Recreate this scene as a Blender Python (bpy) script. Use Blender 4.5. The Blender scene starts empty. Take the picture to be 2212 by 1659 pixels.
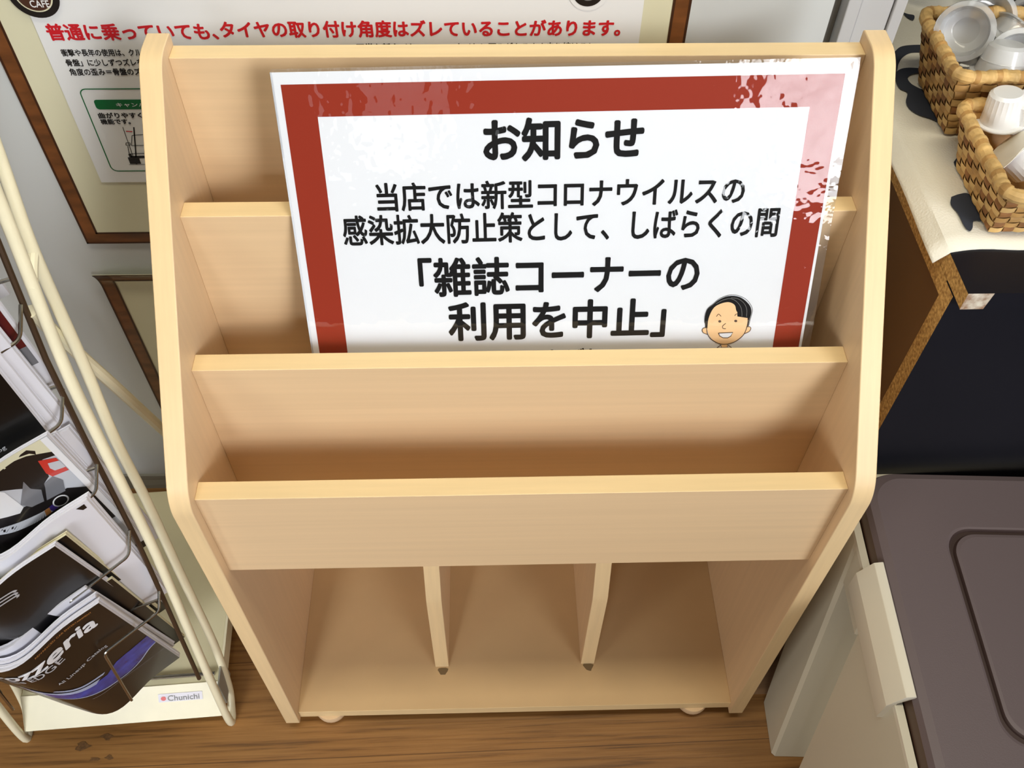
import bpy, math, random
import numpy as np
from mathutils import Vector, Matrix
random.seed(7)
S = bpy.context.scene
COL = S.collection

# ------------------------------------------------------------------ camera
CAM = np.array([-0.0279, -0.3937, 1.2006])
YAW, PIT, ROL, FPX = -0.0399, -0.9108, 0.0177, 2023.66
FW = np.array([-math.sin(YAW)*math.cos(PIT), math.cos(YAW)*math.cos(PIT), math.sin(PIT)])
_rt = np.array([math.cos(YAW), math.sin(YAW), 0.0]); _up = np.cross(_rt, FW)
RT = math.cos(ROL)*_rt + math.sin(ROL)*_up
UP = -math.sin(ROL)*_rt + math.cos(ROL)*_up
cd = bpy.data.cameras.new('camera'); cam = bpy.data.objects.new('camera', cd); COL.objects.link(cam)
cam.matrix_world = Matrix(((RT[0], UP[0], -FW[0], CAM[0]), (RT[1], UP[1], -FW[1], CAM[1]), (RT[2], UP[2], -FW[2], CAM[2]), (0, 0, 0, 1)))
cd.sensor_fit = 'HORIZONTAL'; cd.sensor_width = 36.0; cd.lens = 36.0*FPX/2212.0
cd.clip_start = 0.02; cd.clip_end = 50
S.camera = cam

# ------------------------------------------------------------------ light and exposure
S.view_settings.view_transform = 'Standard'; S.view_settings.look = 'None'
S.view_settings.gamma = 1.0; S.view_settings.use_curve_mapping = False
S.view_settings.exposure = 0.0
w = bpy.data.worlds.new('room_light'); S.world = w; w.use_nodes = True
w.node_tree.nodes['Background'].inputs['Color'].default_value = (0.93, 0.96, 1.0, 1)
w.node_tree.nodes['Background'].inputs['Strength'].default_value = 0.06

def area(name, loc, target, sx, sy, power, col, spread=180):
    l = bpy.data.lights.new(name, 'AREA'); l.shape = 'RECTANGLE'; l.size = sx; l.size_y = sy
    l.energy = power; l.color = col; l.spread = math.radians(spread)
    o = bpy.data.objects.new(name, l); COL.objects.link(o); o.location = loc
    d = Vector(target)-Vector(loc); o.rotation_euler = d.to_track_quat('-Z', 'Y').to_euler()
    return o
area('shop_window_light', (1.55, -2.05, 2.05), (0.08, 0.2, 0.92), 1.3, 0.8, 4.2, (0.98, 0.985, 1.0), 36)
area('shop_door_light', (1.2, -2.6, 1.05), (0.25, 0.2, 0.95), 0.6, 0.8, 1.7, (0.93, 0.96, 1.0), 50)
area('side_window_light', (-0.45, -3.0, 1.15), (0.0, 0.1, 0.8), 0.35, 0.8, 0.16, (0.95, 0.98, 1.0), 60)
area('left_fill_light', (-1.0, -2.3, 1.3), (-0.62, 0.0, 0.12), 0.8, 0.8, 2.0, (0.93, 0.96, 1.0), 30)  # added fill, brightens the tray lip and brochures; not a known window
area('far_left_fill_light', (-1.9, -2.0, 1.1), (0.45, -0.1, 0.45), 0.9, 1.0, 1.6, (1.0, 0.96, 0.88), 42)  # soft fill added to lift the storage box side and right inner panel
area('ceiling_tube_light', (0.1, -0.17, 2.4), (0.1, -0.17, 0), 1.6, 0.25, 9.3, (1.0, 0.92, 0.72), 120)

# ------------------------------------------------------------------ helpers
def lin(c):
    return tuple(((x/255)/12.92 if x/255 <= 0.04045 else ((x/255+0.055)/1.055)**2.4) for x in c)
def ray(px, py):
    return FW + RT*(px-1106)/FPX - UP*(py-829.5)/FPX
def onX(px, py, X): d = ray(px, py); return CAM + d*(X-CAM[0])/d[0]
def onY(px, py, Y): d = ray(px, py); return CAM + d*(Y-CAM[1])/d[1]
def onZ(px, py, Z): d = ray(px, py); return CAM + d*(Z-CAM[2])/d[2]
def onP(px, py, P0, N): d = ray(px, py); return CAM + d*(np.dot(P0-CAM, N)/np.dot(d, N))

MATS = {}
def mat(name, col, rough=0.5, spec=0.5, metal=0.0, var=0.0, vscale=(8, 8, 8), bump=0.0, bscale=60, coat=0.0, alpha=1.0, emit=None, col2=None, detail=4):
    m = bpy.data.materials.new(name); m.use_nodes = True; MATS[name] = m
    nt = m.node_tree; b = nt.nodes['Principled BSDF']
    c = lin(col)
    b.inputs['Base Color'].default_value = (*c, 1); b.inputs['Roughness'].default_value = rough
    b.inputs['Specular IOR Level'].default_value = spec; b.inputs['Metallic'].default_value = metal
    b.inputs['Coat Weight'].default_value = coat; b.inputs['Coat Roughness'].default_value = 0.06
    b.inputs['Alpha'].default_value = alpha
    if var or col2:
        tc = nt.nodes.new('ShaderNodeTexCoord'); mp = nt.nodes.new('ShaderNodeMapping'); nz = nt.nodes.new('ShaderNodeTexNoise')
        cr = nt.nodes.new('ShaderNodeValToRGB')
        mp.inputs['Scale'].default_value = vscale; nz.inputs['Scale'].default_value = 1.0; nz.inputs['Detail'].default_value = detail
        nt.links.new(tc.outputs['Object'], mp.inputs['Vector']); nt.links.new(mp.outputs['Vector'], nz.inputs['Vector'])
        nt.links.new(nz.outputs['Fac'], cr.inputs['Fac'])
        d2 = lin(col2) if col2 else tuple(x*(1-var) for x in c)
        d1 = c if col2 else tuple(min(1, x*(1+var*0.6)) for x in c)
        cr.color_ramp.elements[0].position = 0.3; cr.color_ramp.elements[1].position = 0.7
        cr.color_ramp.elements[0].color = (*d2, 1); cr.color_ramp.elements[1].color = (*d1, 1)
        nt.links.new(cr.outputs['Color'], b.inputs['Base Color'])
    if bump:
        tc2 = nt.nodes.new('ShaderNodeTexCoord'); n2 = nt.nodes.new('ShaderNodeTexNoise'); n2.inputs['Scale'].default_value = bscale
        bp = nt.nodes.new('ShaderNodeBump'); bp.inputs['Strength'].default_value = bump; bp.inputs['Distance'].default_value = 0.01
        nt.links.new(tc2.outputs['Object'], n2.inputs['Vector']); nt.links.new(n2.outputs['Fac'], bp.inputs['Height'])
        nt.links.new(bp.outputs['Normal'], b.inputs['Normal'])
    return m

def clear_mat(name, tint, body, rough=0.08, bump=0.0, bscale=40, refl=1.0):
    """thin clear plastic: mostly see-through, a little milky, with a Fresnel reflection"""
    m = bpy.data.materials.new(name); m.use_nodes = True; MATS[name] = m
    nt = m.node_tree; nt.nodes.clear()
    out = nt.nodes.new('ShaderNodeOutputMaterial'); tr = nt.nodes.new('ShaderNodeBsdfTransparent'); df = nt.nodes.new('ShaderNodeBsdfDiffuse')
    gl = nt.nodes.new('ShaderNodeBsdfGlossy'); fr = nt.nodes.new('ShaderNodeFresnel'); m1 = nt.nodes.new('ShaderNodeMixShader'); m2 = nt.nodes.new('ShaderNodeMixShader')
    mul = nt.nodes.new('ShaderNodeMath'); mul.operation = 'MULTIPLY'; mul.inputs[1].default_value = refl
    tr.inputs['Color'].default_value = (*tint, 1); df.inputs['Color'].default_value = (0.95, 0.96, 0.97, 1)
    gl.inputs['Roughness'].default_value = rough; fr.inputs['IOR'].default_value = 1.5
    m1.inputs['Fac'].default_value = body
    nt.links.new(tr.outputs[0], m1.inputs[1]); nt.links.new(df.outputs[0], m1.inputs[2])
    nt.links.new(fr.outputs[0], mul.inputs[0]); nt.links.new(mul.outputs[0], m2.inputs['Fac'])
    nt.links.new(m1.outputs[0], m2.inputs[1]); nt.links.new(gl.outputs[0], m2.inputs[2]); nt.links.new(m2.outputs[0], out.inputs['Surface'])
    if bump:
        tc2 = nt.nodes.new('ShaderNodeTexCoord'); n2 = nt.nodes.new('ShaderNodeTexNoise'); n2.inputs['Scale'].default_value = bscale; n2.inputs['Detail'].default_value = 3
        bp = nt.nodes.new('ShaderNodeBump'); bp.inputs['Strength'].default_value = bump; bp.inputs['Distance'].default_value = 0.004
        nt.links.new(tc2.outputs['Object'], n2.inputs['Vector']); nt.links.new(n2.outputs['Fac'], bp.inputs['Height'])
        nt.links.new(bp.outputs['Normal'], gl.inputs['Normal']); nt.links.new(bp.outputs['Normal'], fr.inputs['Normal'])
    return m

class MB:
    """collects faces (with a material index) and builds them as ONE mesh object"""
    def __init__(s): s.v = []; s.f = []; s.m = []
    def add(s, vs, fs, mi=0):
        o = len(s.v); s.v += [tuple(map(float, p)) for p in vs]
        s.f += [tuple(o+i for i in f) for f in fs]; s.m += [mi]*len(fs); return s
    def poly(s, pts, mi=0): return s.add(pts, [tuple(range(len(pts)))], mi)
    def box(s, lo, hi, mi=0):
        x0, y0, z0 = lo; x1, y1, z1 = hi
        return s.add([(x0,y0,z0),(x1,y0,z0),(x1,y1,z0),(x0,y1,z0),(x0,y0,z1),(x1,y0,z1),(x1,y1,z1),(x0,y1,z1)],
                     [(0,3,2,1),(4,5,6,7),(0,1,5,4),(1,2,6,5),(2,3,7,6),(3,0,4,7)], mi)
    def prism(s, pts, a, b, axis, mi=0, mcap=None):
        """closed outline pts (2-D) swept from a to b along axis"""
        n = len(pts)
        def P(p, t):
            return {'x': (t, p[0], p[1]), 'y': (p[0], t, p[1]), 'z': (p[0], p[1], t)}[axis]
        vs = [P(p, a) for p in pts]+[P(p, b) for p in pts]
        s.add(vs, [(i, (i+1) % n, n+(i+1) % n, n+i) for i in range(n)], mi)
        o = len(s.v)-2*n; mc = mi if mcap is None else mcap
        s.f += [tuple(o+i for i in reversed(range(n))), tuple(o+n+i for i in range(n))]; s.m += [mc, mc]; return s
    def tube(s, path, r, mi=0, k=10, closed=False, rf=None):
        P = [Vector(p) for p in path]; n = len(P); rings = []
        up = Vector((0, 0, 1))
        nrm = None
        for i in range(n):
            a = P[(i-1) % n] if (closed or i > 0) else P[i]; b = P[(i+1) % n] if (closed or i < n-1) else P[i]
            t = (b-a).normalized()
            if nrm is None:
                nrm = t.orthogonal().normalized()
            nrm = (nrm - t*nrm.dot(t)).normalized(); bi = t.cross(nrm)
            rr = r if rf is None else r*rf(i)
            rings.append([P[i]+nrm*math.cos(2*math.pi*j/k)*rr+bi*math.sin(2*math.pi*j/k)*rr for j in range(k)])
        vs = [p for q in rings for p in q]; fs = []
        for i in range(n if closed else n-1):
            i2 = (i+1) % n
            for j in range(k): fs.append((i*k+j, i*k+(j+1) % k, i2*k+(j+1) % k, i2*k+j))
        if not closed: fs += [tuple(reversed(range(k))), tuple((n-1)*k+j for j in range(k))]
        return s.add(vs, fs, mi)
    def lathe(s, prof, mi=0, k=32, rib=0.0):
        vs = []; fs = []; n = len(prof)
        for j in range(k):
            a = 2*math.pi*j/k
            for i, q in enumerate(prof):
                rr = q[0]*(1+(rib if (len(q) > 2 and q[2] and j % 2) else 0))
                vs.append((rr*math.cos(a), rr*math.sin(a), q[1]))
        for j in range(k):
            for i in range(n-1): fs.append((j*n+i, ((j+1) % k)*n+i, ((j+1) % k)*n+i+1, j*n+i+1))
        return s.add(vs, fs, mi)
    def build(s, name, mats, parent=None, base=(0, 0, 0), rot=None, smooth=False, bevel=0.0, angle=35):
        """vertices are given in world space unless parent is set with its own frame (rot)"""
        me = bpy.data.meshes.new(name)
        b = Vector(base)
        vs = [tuple(Vector(p)-b) for p in s.v]
        me.from_pydata(vs, [], s.f)
        if not isinstance(mats, (list, tuple)): mats = [mats]
        for m in mats: me.materials.append(MATS[m] if isinstance(m, str) else m)
        me.polygons.foreach_set('material_index', s.m)
        me.validate(); me.update()
        if smooth:
            me.polygons.foreach_set('use_smooth', [True]*len(me.polygons))
            me.set_sharp_from_angle(angle=math.radians(angle))
        o = bpy.data.objects.new(name, me); COL.objects.link(o)
        if parent is not None: o.parent = parent
        else: o.location = b
        if bevel:
            md = o.modifiers.new('edge_rounding', 'BEVEL'); md.width = bevel; md.segments = 2; md.limit_method = 'ANGLE'; md.angle_limit = math.radians(40)
        return o

def tag(o, label=None, cat=None, group=None, kind=None):
    if label: o['label'] = label
    if cat: o['category'] = cat
    if group: o['group'] = group
    if kind: o['kind'] = kind
    return o
def thing(name, label, cat, loc=(0, 0, 0), rotz=0.0, group=None):
    o = bpy.data.objects.new(name, None); o.empty_display_size = 0.05; COL.objects.link(o)
    o.location = loc; o.rotation_euler = (0, 0, rotz)
    return tag(o, label, cat, group)
def struct(o): o['kind'] = 'structure'; return o

def round_poly(pts, rad, seg=8):
    out = []; n = len(pts)
    for i in range(n):
        p = Vector(pts[i]); r = rad[i] if isinstance(rad, (list, tuple)) else rad
        if r <= 0: out.append(tuple(p)); continue
        a = (Vector(pts[i-1])-p).normalized(); b = (Vector(pts[(i+1) % n])-p).normalized()
        ang = a.angle(b); d = r/math.tan(ang/2); c = p+(a+b).normalized()*(r/math.sin(ang/2))
        p0 = p+a*d; p1 = p+b*d
        a0 = math.atan2(p0.y-c.y, p0.x-c.x); a1 = math.atan2(p1.y-c.y, p1.x-c.x)
        da = (a1-a0+math.pi) % (2*math.pi)-math.pi
        out += [(c.x+r*math.cos(a0+da*j/seg), c.y+r*math.sin(a0+da*j/seg)) for j in range(seg+1)]
    return out
def smooth_path(pts, n=8):
    P = [np.array(p, float) for p in pts]; out = []
    for i in range(len(P)-1):
        p0 = P[i-1] if i else P[i]*2-P[i+1]; p3 = P[i+2] if i+2 < len(P) else P[i+1]*2-P[i]
        for j in range(n):
            t = j/n
            out.append(tuple(0.5*((2*P[i])+(-p0+P[i+1])*t+(2*p0-5*P[i]+4*P[i+1]-p3)*t*t+(-p0+3*P[i]-3*P[i+1]+p3)*t**3)))
    out.append(tuple(P[-1])); return out
def bend_path(pts, r, seg=5):
    """polyline with rounded corners, in 3-D"""
    P = [Vector(p) for p in pts]; out = [P[0]]
    for i in range(1, len(P)-1):
        a = (P[i-1]-P[i]); b = (P[i+1]-P[i]); d = min(r, a.length*0.45, b.length*0.45)
        p0 = P[i]+a.normalized()*d; p1 = P[i]+b.normalized()*d
        for j in range(seg+1):
            t = j/seg; out.append(p0*(1-t)**2+P[i]*2*t*(1-t)+p1*t*t)
    out.append(P[-1]); return out

_tc = {}
def glyphs(txt, res=3):
    """outline of a line of writing in the built-in font, scaled to the unit square"""
    key = txt
    if key in _tc: return _tc[key]
    cu = bpy.data.curves.new('lettering', 'FONT'); cu.body = txt; cu.size = 1.0; cu.resolution_u = res
    o = bpy.data.objects.new('lettering', cu); COL.objects.link(o)
    dg = bpy.context.evaluated_depsgraph_get(); dg.update()
    me = o.evaluated_get(dg).to_mesh()
    vs = [(v.co.x, v.co.y) for v in me.vertices]; fs = [tuple(p.vertices) for p in me.polygons]
    o.evaluated_get(dg).to_mesh_clear()
    bpy.data.objects.remove(o); bpy.data.curves.remove(cu)
    if not vs: return [], [], 1
    x0 = min(v[0] for v in vs); x1 = max(v[0] for v in vs); y0 = min(v[1] for v in vs); y1 = max(v[1] for v in vs)
    vs = [((x-x0)/(x1-x0), (y-y0)/(y1-y0)) for x, y in vs]
    _tc[key] = (vs, fs, (x1-x0)/(y1-y0)); return _tc[key]
def put_text(mb, txt, f, bold=0.0, mi=0):
    """f maps (0..1, 0..1) of the line's box to a point"""
    vs, fs, asp = glyphs(txt)
    dirs = [(0, 0)]+([(math.cos(a)*bold, math.sin(a)*bold) for a in np.linspace(0, 2*math.pi, 9)[:-1]] if bold else [])
    for k, (dx, dy) in enumerate(dirs):          # thickened strokes
        o = k*2.5e-5; pts = []
        for x, y in vs:
            x += dx/asp; y += dy; p = Vector(f(x, y)); n = (Vector(f(x+0.01, y))-p).cross(Vector(f(x, y+0.05))-p).normalized()
            pts.append(tuple(p+n*o))
        mb.add(pts, fs, mi)

# ------------------------------------------------------------------ materials
mat('maple_face', (222, 192, 152), rough=0.42, spec=0.4, var=0.045, vscale=(3, 60, 170), detail=6)
mat('maple_side', (224, 194, 156), rough=0.42, spec=0.4, var=0.04, vscale=(60, 170, 4), detail=6)
mat('maple_edge', (234, 206, 156), rough=0.38, spec=0.4, var=0.05, vscale=(9, 150, 150), detail=5)
mat('maple_edge_side', (232, 203, 156), rough=0.38, spec=0.4, var=0.05, vscale=(220, 20, 12), detail=5)
mat('maple_floor', (212, 180, 134), rough=0.5, spec=0.4, var=0.06, vscale=(10, 12, 90), detail=6)
mat('wall_paint', (204, 207, 206), rough=0.35, spec=0.4)
mat('base_cove', (150, 148, 138), rough=0.5)
mat('aluminium', (205, 206, 208), rough=0.35, metal=0.25, spec=0.5)
mat('aluminium_dark', (120, 116, 108), rough=0.5, metal=0.2)
mat('frame_print', (118, 70, 34), rough=0.32, var=0.5, vscale=(18, 18, 60), coat=0.3)
mat('frame_print_dark', (62, 34, 18), rough=0.35)
mat('cream_paper', (226, 222, 190), rough=0.35, var=0.06, vscale=(6, 6, 6), coat=0.15)
mat('white_paper', (236, 237, 236), rough=0.3, coat=0.15)
mat('ink_black', (24, 22, 22), rough=0.35)
mat('ink_red', (206, 30, 40), rough=0.3)
mat('ink_green', (0, 105, 52), rough=0.35)
mat('ink_grey', (120, 120, 118), rough=0.4)
mat('badge_black', (26, 20, 18), rough=0.4)
mat('badge_brown', (74, 44, 30), rough=0.4)
mat('sign_paper', (230, 234, 240), rough=0.6, spec=0.2)
mat('sign_border', (146, 46, 24), rough=0.6, spec=0.2)
mat('sign_ink', (12, 11, 11), rough=0.6, spec=0.2)
mat('skin_print', (240, 200, 150), rough=0.4)
mat('line_brown', (70, 40, 20), rough=0.4)
mat('cream_enamel', (240, 232, 200), rough=0.35, coat=0.2, var=0.05, vscale=(20, 20, 20))
mat('cream_tray', (226, 218, 180), rough=0.45, var=0.08, vscale=(9, 9, 9))
mat('wire_steel', (165, 160, 150), rough=0.25, metal=1.0)
mat('rail_brown', (78, 58, 40), rough=0.45, metal=0.4)
mat('page_edges', (226, 226, 236), rough=0.5)
mat('page_cream', (226, 220, 186), rough=0.5)
mat('cover_black', (11, 11, 12), rough=0.3, spec=0.3, coat=0.12)
mat('cover_brown', (24, 15, 11), rough=0.3, spec=0.3, coat=0.12)
mat('cover_white', (228, 228, 236), rough=0.3, coat=0.3)
mat('cover_red', (90, 22, 26), rough=0.25, coat=0.4)
mat('print_blue', (44, 72, 190), rough=0.25, coat=0.4, col2=(20, 30, 110), vscale=(30, 60, 60))
mat('print_sky', (170, 185, 220), rough=0.25, coat=0.4)
mat('print_dark', (24, 21, 21), rough=0.3, spec=0.3, coat=0.12)
mat('print_grey', (120, 122, 128), rough=0.25, coat=0.4)
mat('print_light', (200, 204, 212), rough=0.25, coat=0.4)
mat('print_white', (240, 242, 246), rough=0.25, coat=0.4)
mat('print_red', (205, 52, 44), rough=0.25, coat=0.4)
mat('print_silver', (196, 198, 204), rough=0.25, coat=0.4)
mat('print_orange', (190, 130, 70), rough=0.25, coat=0.4)
mat('print_violet', (70, 50, 140), rough=0.25, coat=0.4)
mat('navy_laminate', (15, 17, 28), rough=0.42, spec=0.35, var=0.15, vscale=(3, 3, 3))
mat('chipboard', (226, 182, 108), rough=0.8, col2=(158, 114, 58), vscale=(330, 330, 330), detail=2)
mat('ply_side', (128, 92, 52), rough=0.6, var=0.1, vscale=(20, 4, 4))
mat('chip_white', (226, 218, 200), rough=0.7, col2=(150, 110, 80), vscale=(160, 160, 160))
mat('cloth', (238, 234, 220), rough=0.95, spec=0.1, bump=0.15, bscale=500)
mat('cloth_motif', (62, 66, 76), rough=0.95, spec=0.1)
mat('bowl_glaze', (232, 230, 224), rough=0.15)
mat('bowl_navy', (36, 34, 78), rough=0.15)
mat('bowl_navy2', (36, 34, 78), rough=0.15)
mat('black_plastic', (24, 22, 22), rough=0.4)
mat('wicker_light', (214, 176, 112), rough=0.6, var=0.3, vscale=(60, 60, 60))
mat('wicker_mid', (190, 146, 84), rough=0.6, var=0.35, vscale=(60, 60, 60))
mat('wicker_dark', (146, 98, 50), rough=0.65, var=0.35, vscale=(60, 60, 60))
mat('milk_plastic', (240, 240, 240), rough=0.3)
mat('foil_lid', (240, 236, 222), rough=0.35)
mat('lid_plastic', (106, 94, 97), rough=0.42, spec=0.45, bump=0.03, bscale=900)
mat('lid_groove', (70, 54, 52), rough=0.5)
mat('lid_side_shaded', (80, 58, 46), rough=0.45)  # darker than the lid top: shade put into the side wall's colour
mat('box_plastic', (212, 206, 188), rough=0.4, spec=0.4)
mat('latch_plastic', (228, 222, 206), rough=0.4)
mat('light_plank', (176, 138, 104), rough=0.5, var=0.3, vscale=(6, 120, 20), detail=6)
mat('sticker', (222, 218, 226), rough=0.4)
mat('stain', (120, 98, 66), rough=0.6)
mat('stain_dark', (84, 56, 28), rough=0.6, col2=(120, 84, 44), vscale=(300, 300, 300))
clear_mat('laminate_film', (0.98, 0.98, 0.98), 0.0, rough=0.03, bump=0.38, bscale=28)
clear_mat('laminate_rim', (0.95, 0.95, 0.95), 0.05, rough=0.05, bump=0.25, bscale=60)
clear_mat('clear_plastic', (0.97, 0.98, 0.98), 0.34, rough=0.06, refl=0.8)
clear_mat('clear_plastic_milky', (0.97, 0.98, 0.98), 0.55, rough=0.08, refl=0.6)

def floor_mat():
    m = bpy.data.materials.new('wood_floor'); m.use_nodes = True; MATS['wood_floor'] = m
    nt = m.node_tree; b = nt.nodes['Principled BSDF']; N = nt.nodes.new; L = nt.links.new
    tc = N('ShaderNodeTexCoord'); mp = N('ShaderNodeMapping'); L(tc.outputs['Object'], mp.inputs['Vector'])
    mp.inputs['Rotation'].default_value = (0, 0, -0.02); mp.inputs['Location'].default_value = (0.791, 0.033, 0)
    br = N('ShaderNodeTexBrick'); br.offset = 0.37; br.inputs['Scale'].default_value = 1.0
    br.inputs['Brick Width'].default_value = 1.9; br.inputs['Row Height'].default_value = 0.128; br.inputs['Mortar Size'].default_value = 0.0007
    br.inputs['Color1'].default_value = (0.85, 0.85, 0.85, 1); br.inputs['Color2'].default_value = (1.12, 1.12, 1.12, 1); br.inputs['Mortar'].default_value = (0.45, 0.42, 0.4, 1)
    L(mp.outputs['Vector'], br.inputs['Vector'])
    g = N('ShaderNodeMapping'); g.inputs['Scale'].default_value = (5, 170, 1); L(mp.outputs['Vector'], g.inputs['Vector'])
    nz = N('ShaderNodeTexNoise'); nz.inputs['Scale'].default_value = 1.0; nz.inputs['Detail'].default_value = 6; nz.inputs['Roughness'].default_value = 0.65; nz.inputs['Distortion'].default_value = 0.25
    L(g.outputs['Vector'], nz.inputs['Vector'])
    cr = N('ShaderNodeValToRGB'); L(nz.outputs['Fac'], cr.inputs['Fac'])
    e = cr.color_ramp.elements
    e[0].position = 0.30; e[0].color = (*lin((98, 64, 28)), 1); e[1].position = 0.62; e[1].color = (*lin((168, 120, 64)), 1)
    e2 = cr.color_ramp.elements.new(0.45); e2.color = (*lin((150, 104, 52)), 1)
    g2 = N('ShaderNodeMapping'); g2.inputs['Scale'].default_value = (2.2, 16, 1); L(mp.outputs['Vector'], g2.inputs['Vector'])
    n2 = N('ShaderNodeTexNoise'); n2.inputs['Scale'].default_value = 1.0; n2.inputs['Detail'].default_value = 3; L(g2.outputs['Vector'], n2.inputs['Vector'])
    mr = N('ShaderNodeMapRange'); mr.inputs['From Min'].default_value = 0.3; mr.inputs['From Max'].default_value = 0.7; mr.inputs['To Min'].default_value = 0.8; mr.inputs['To Max'].default_value = 1.15
    L(n2.outputs['Fac'], mr.inputs['Value'])
    x1 = N('ShaderNodeMixRGB'); x1.blend_type = 'MULTIPLY'; x1.inputs['Fac'].default_value = 1; L(cr.outputs['Color'], x1.inputs[1]); L(br.outputs['Color'], x1.inputs[2])
    x2 = N('ShaderNodeMixRGB'); x2.blend_type = 'MULTIPLY'; x2.inputs['Fac'].default_value = 1; L(x1.outputs['Color'], x2.inputs[1]); L(mr.outputs['Result'], x2.inputs[2])
    L(x2.outputs['Color'], b.inputs['Base Color']); b.inputs['Roughness'].default_value = 0.45
    bp = N('ShaderNodeBump'); bp.inputs['Strength'].default_value = 0.15; bp.inputs['Distance'].default_value = 0.002
    L(nz.outputs['Fac'], bp.inputs['Height']); L(bp.outputs['Normal'], b.inputs['Normal'])
floor_mat()

# ------------------------------------------------------------------ the setting
FZ = -0.02; WY = 0.375
struct(MB().box((-2.5, -3.2, FZ-0.05), (2.5, 1.2, FZ)).build('floor', 'wood_floor'))
struct(MB().box((-2.5, WY, FZ), (0.283, WY+0.06, 2.4)).build('wall_back', 'wall_paint'))
struct(MB().box((0.347, 1.10, FZ), (2.5, 1.16, 2.4)).build('wall_alcove', 'wall_paint'))
bb = MB(); pr = [(WY, FZ), (WY, 0.002), (WY-0.004, 0.002), (WY-0.006, -0.006), (WY-0.010, -0.014), (WY-0.012, FZ)]
bb.prism(pr, -2.5, 0.283, 'x'); struct(bb.build('baseboard_back', 'base_cove'))
tr = MB()
tr.box((0.283, WY+0.012, FZ), (0.294, WY+0.06, 2.4), 1)
tr.box((0.294, WY-0.004, FZ), (0.306, WY+0.06, 2.4), 0)
tr.box((0.3068, WY-0.001, FZ), (0.336, WY+0.06, 2.4), 0)
tr.box((0.3366, WY-0.004, FZ), (0.347, WY+0.06, 2.4), 0)
struct(tr.build('trim_1', ['aluminium', 'aluminium_dark'], bevel=0.001))
# a lighter plank of the floor in front of the counter
struct(MB().prism([(0.12, 0.029), (0.62, 0.033), (0.62, 0.1235), (0.12, 0.1235)], FZ, FZ+0.0012, 'z').build('trim_2', 'light_plank'))

flr = bpy.data.objects['floor']
for px, py, r in ((178, 1612, 0.009), (232, 1592, 0.007), (203, 1640, 0.006), (236, 1636, 0.005)):
    c = onZ(px, py, FZ)
    MB().poly([(c[0]+r*math.cos(a)*(1+0.4*math.sin(3*a+px)), c[1]+0.5*r*math.sin(a)*(1+0.4*math.cos(2*a+py)), FZ+0.0003) for a in np.linspace(0, 2*math.pi, 12)[:-1]]).build('floor_stain', 'stain_dark', flr, flr.location)
# ------------------------------------------------------------------ wooden magazine rack
W = 0.58; T = 0.0175; XI = W/2-T
RB = (0, 0.138, 0.0)
rack = thing('magazine_rack', 'pale maple stepped wooden magazine rack standing in the middle, nearly empty', 'magazine rack', RB)
def sub(o): return dict(parent=rack, base=RB)
prof_side = round_poly([(0, 0), (0, 0.537), (0.243, 0.790), (0.2762, 0.790), (0.2762, 0)], [0, 0.045, 0.03, 0.003, 0], 10)
for sx in (-1, 1):
    a, b = (-W/2, -XI) if sx < 0 else (XI, W/2)
    MB().prism(prof_side, a, b, 'x', 1, 0).build('side_panel', ['maple_side', 'maple_edge_side'], rack, RB, bevel=0.0008, smooth=True, angle=25)
def board(name, y, z0, z1, t=T):
    m = MB(); x0, x1 = -XI, XI
    m.box((x0, y, z0), (x1, y+t, z1)); m.m[1] = 1; m.m[0] = 1
    return m.build(name, ['maple_face', 'maple_edge'], rack, RB, bevel=0.0006)
board('front_panel', 0.0111, 0.4009, 0.5284)
board('pocket_panel', 0.0934, 0.405, 0.596)
board('pocket_panel', 0.1755, 0.49, 0.6897)
board('back_panel', 0.2562, 0.004, 0.7798)
def deck(name, y0, y1, z0, z1, m0='maple_floor', m1='maple_edge'):
    m = MB(); m.box((-XI, y0, z0), (XI, y1, z1)); m.m[2] = 1
    return m.build(name, [m0, m1], rack, RB, bevel=0.0005)
deck('pocket_floor', 0.0286, 0.0934, 0.4009, 0.4125)
deck('pocket_floor', 0.1109, 0.1755, 0.490, 0.503)
deck('pocket_floor', 0.193, 0.2562, 0.575, 0.588)
deck('pocket_shelf', 0.1109, 0.2562, 0.405, 0.4225)
deck('bottom_shelf', 0.0066, 0.2562, 0.0035, 0.0205)
for cxd, x_lean in ((-0.0935, 0), (0.0945, 0)):
    pd = round_poly([(0.061, 0.0207), (0.061, 0.2145), (0.103, 0.4005), (0.2560, 0.4005), (0.2560, 0.0207)], [0, 0.07, 0, 0, 0], 8)
    MB().prism(pd, cxd-T/2, cxd+T/2, 'x', 1, 0).build('divider', ['maple_side', 'maple_edge_side'], rack, RB, bevel=0.0006, smooth=True, angle=25)
for fx in (-0.235, 0.2285):
    for fy in (0.0215, 0.222):
        m = MB(); m.lathe([(0, -0.0), (0.0195, -0.0), (0.0205, -0.004), (0.0195, -0.010), (0.0165, -0.0155), (0.011, -0.0190), (0.0, -0.0200)], k=28)
        m.v = [(x+fx, y+fy, z*(0.0235/0.02)+0.0035) for x, y, z in m.v]
        m.build('foot', 'maple_side', rack, RB, smooth=True)
# dark scuffs on the shelf in front of the dividers
for k, (px, py) in enumerate(((957, 1450), (1271, 1440))):
    c = onZ(px, py, 0.0206); m = MB()
    pts = [(c[0]+0.006*math.cos(a)*(1+0.3*math.sin(3*a)), c[1]+0.006*math.sin(a)*(1+0.25*math.cos(2*a+k)), 0.0207) for a in np.linspace(0, 2*math.pi, 14)[:-1]]
    o = m.poly(pts).build('scuff_mark', 'stain', rack, RB); o['label'] = 'grey scuff mark on the bottom shelf'

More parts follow.
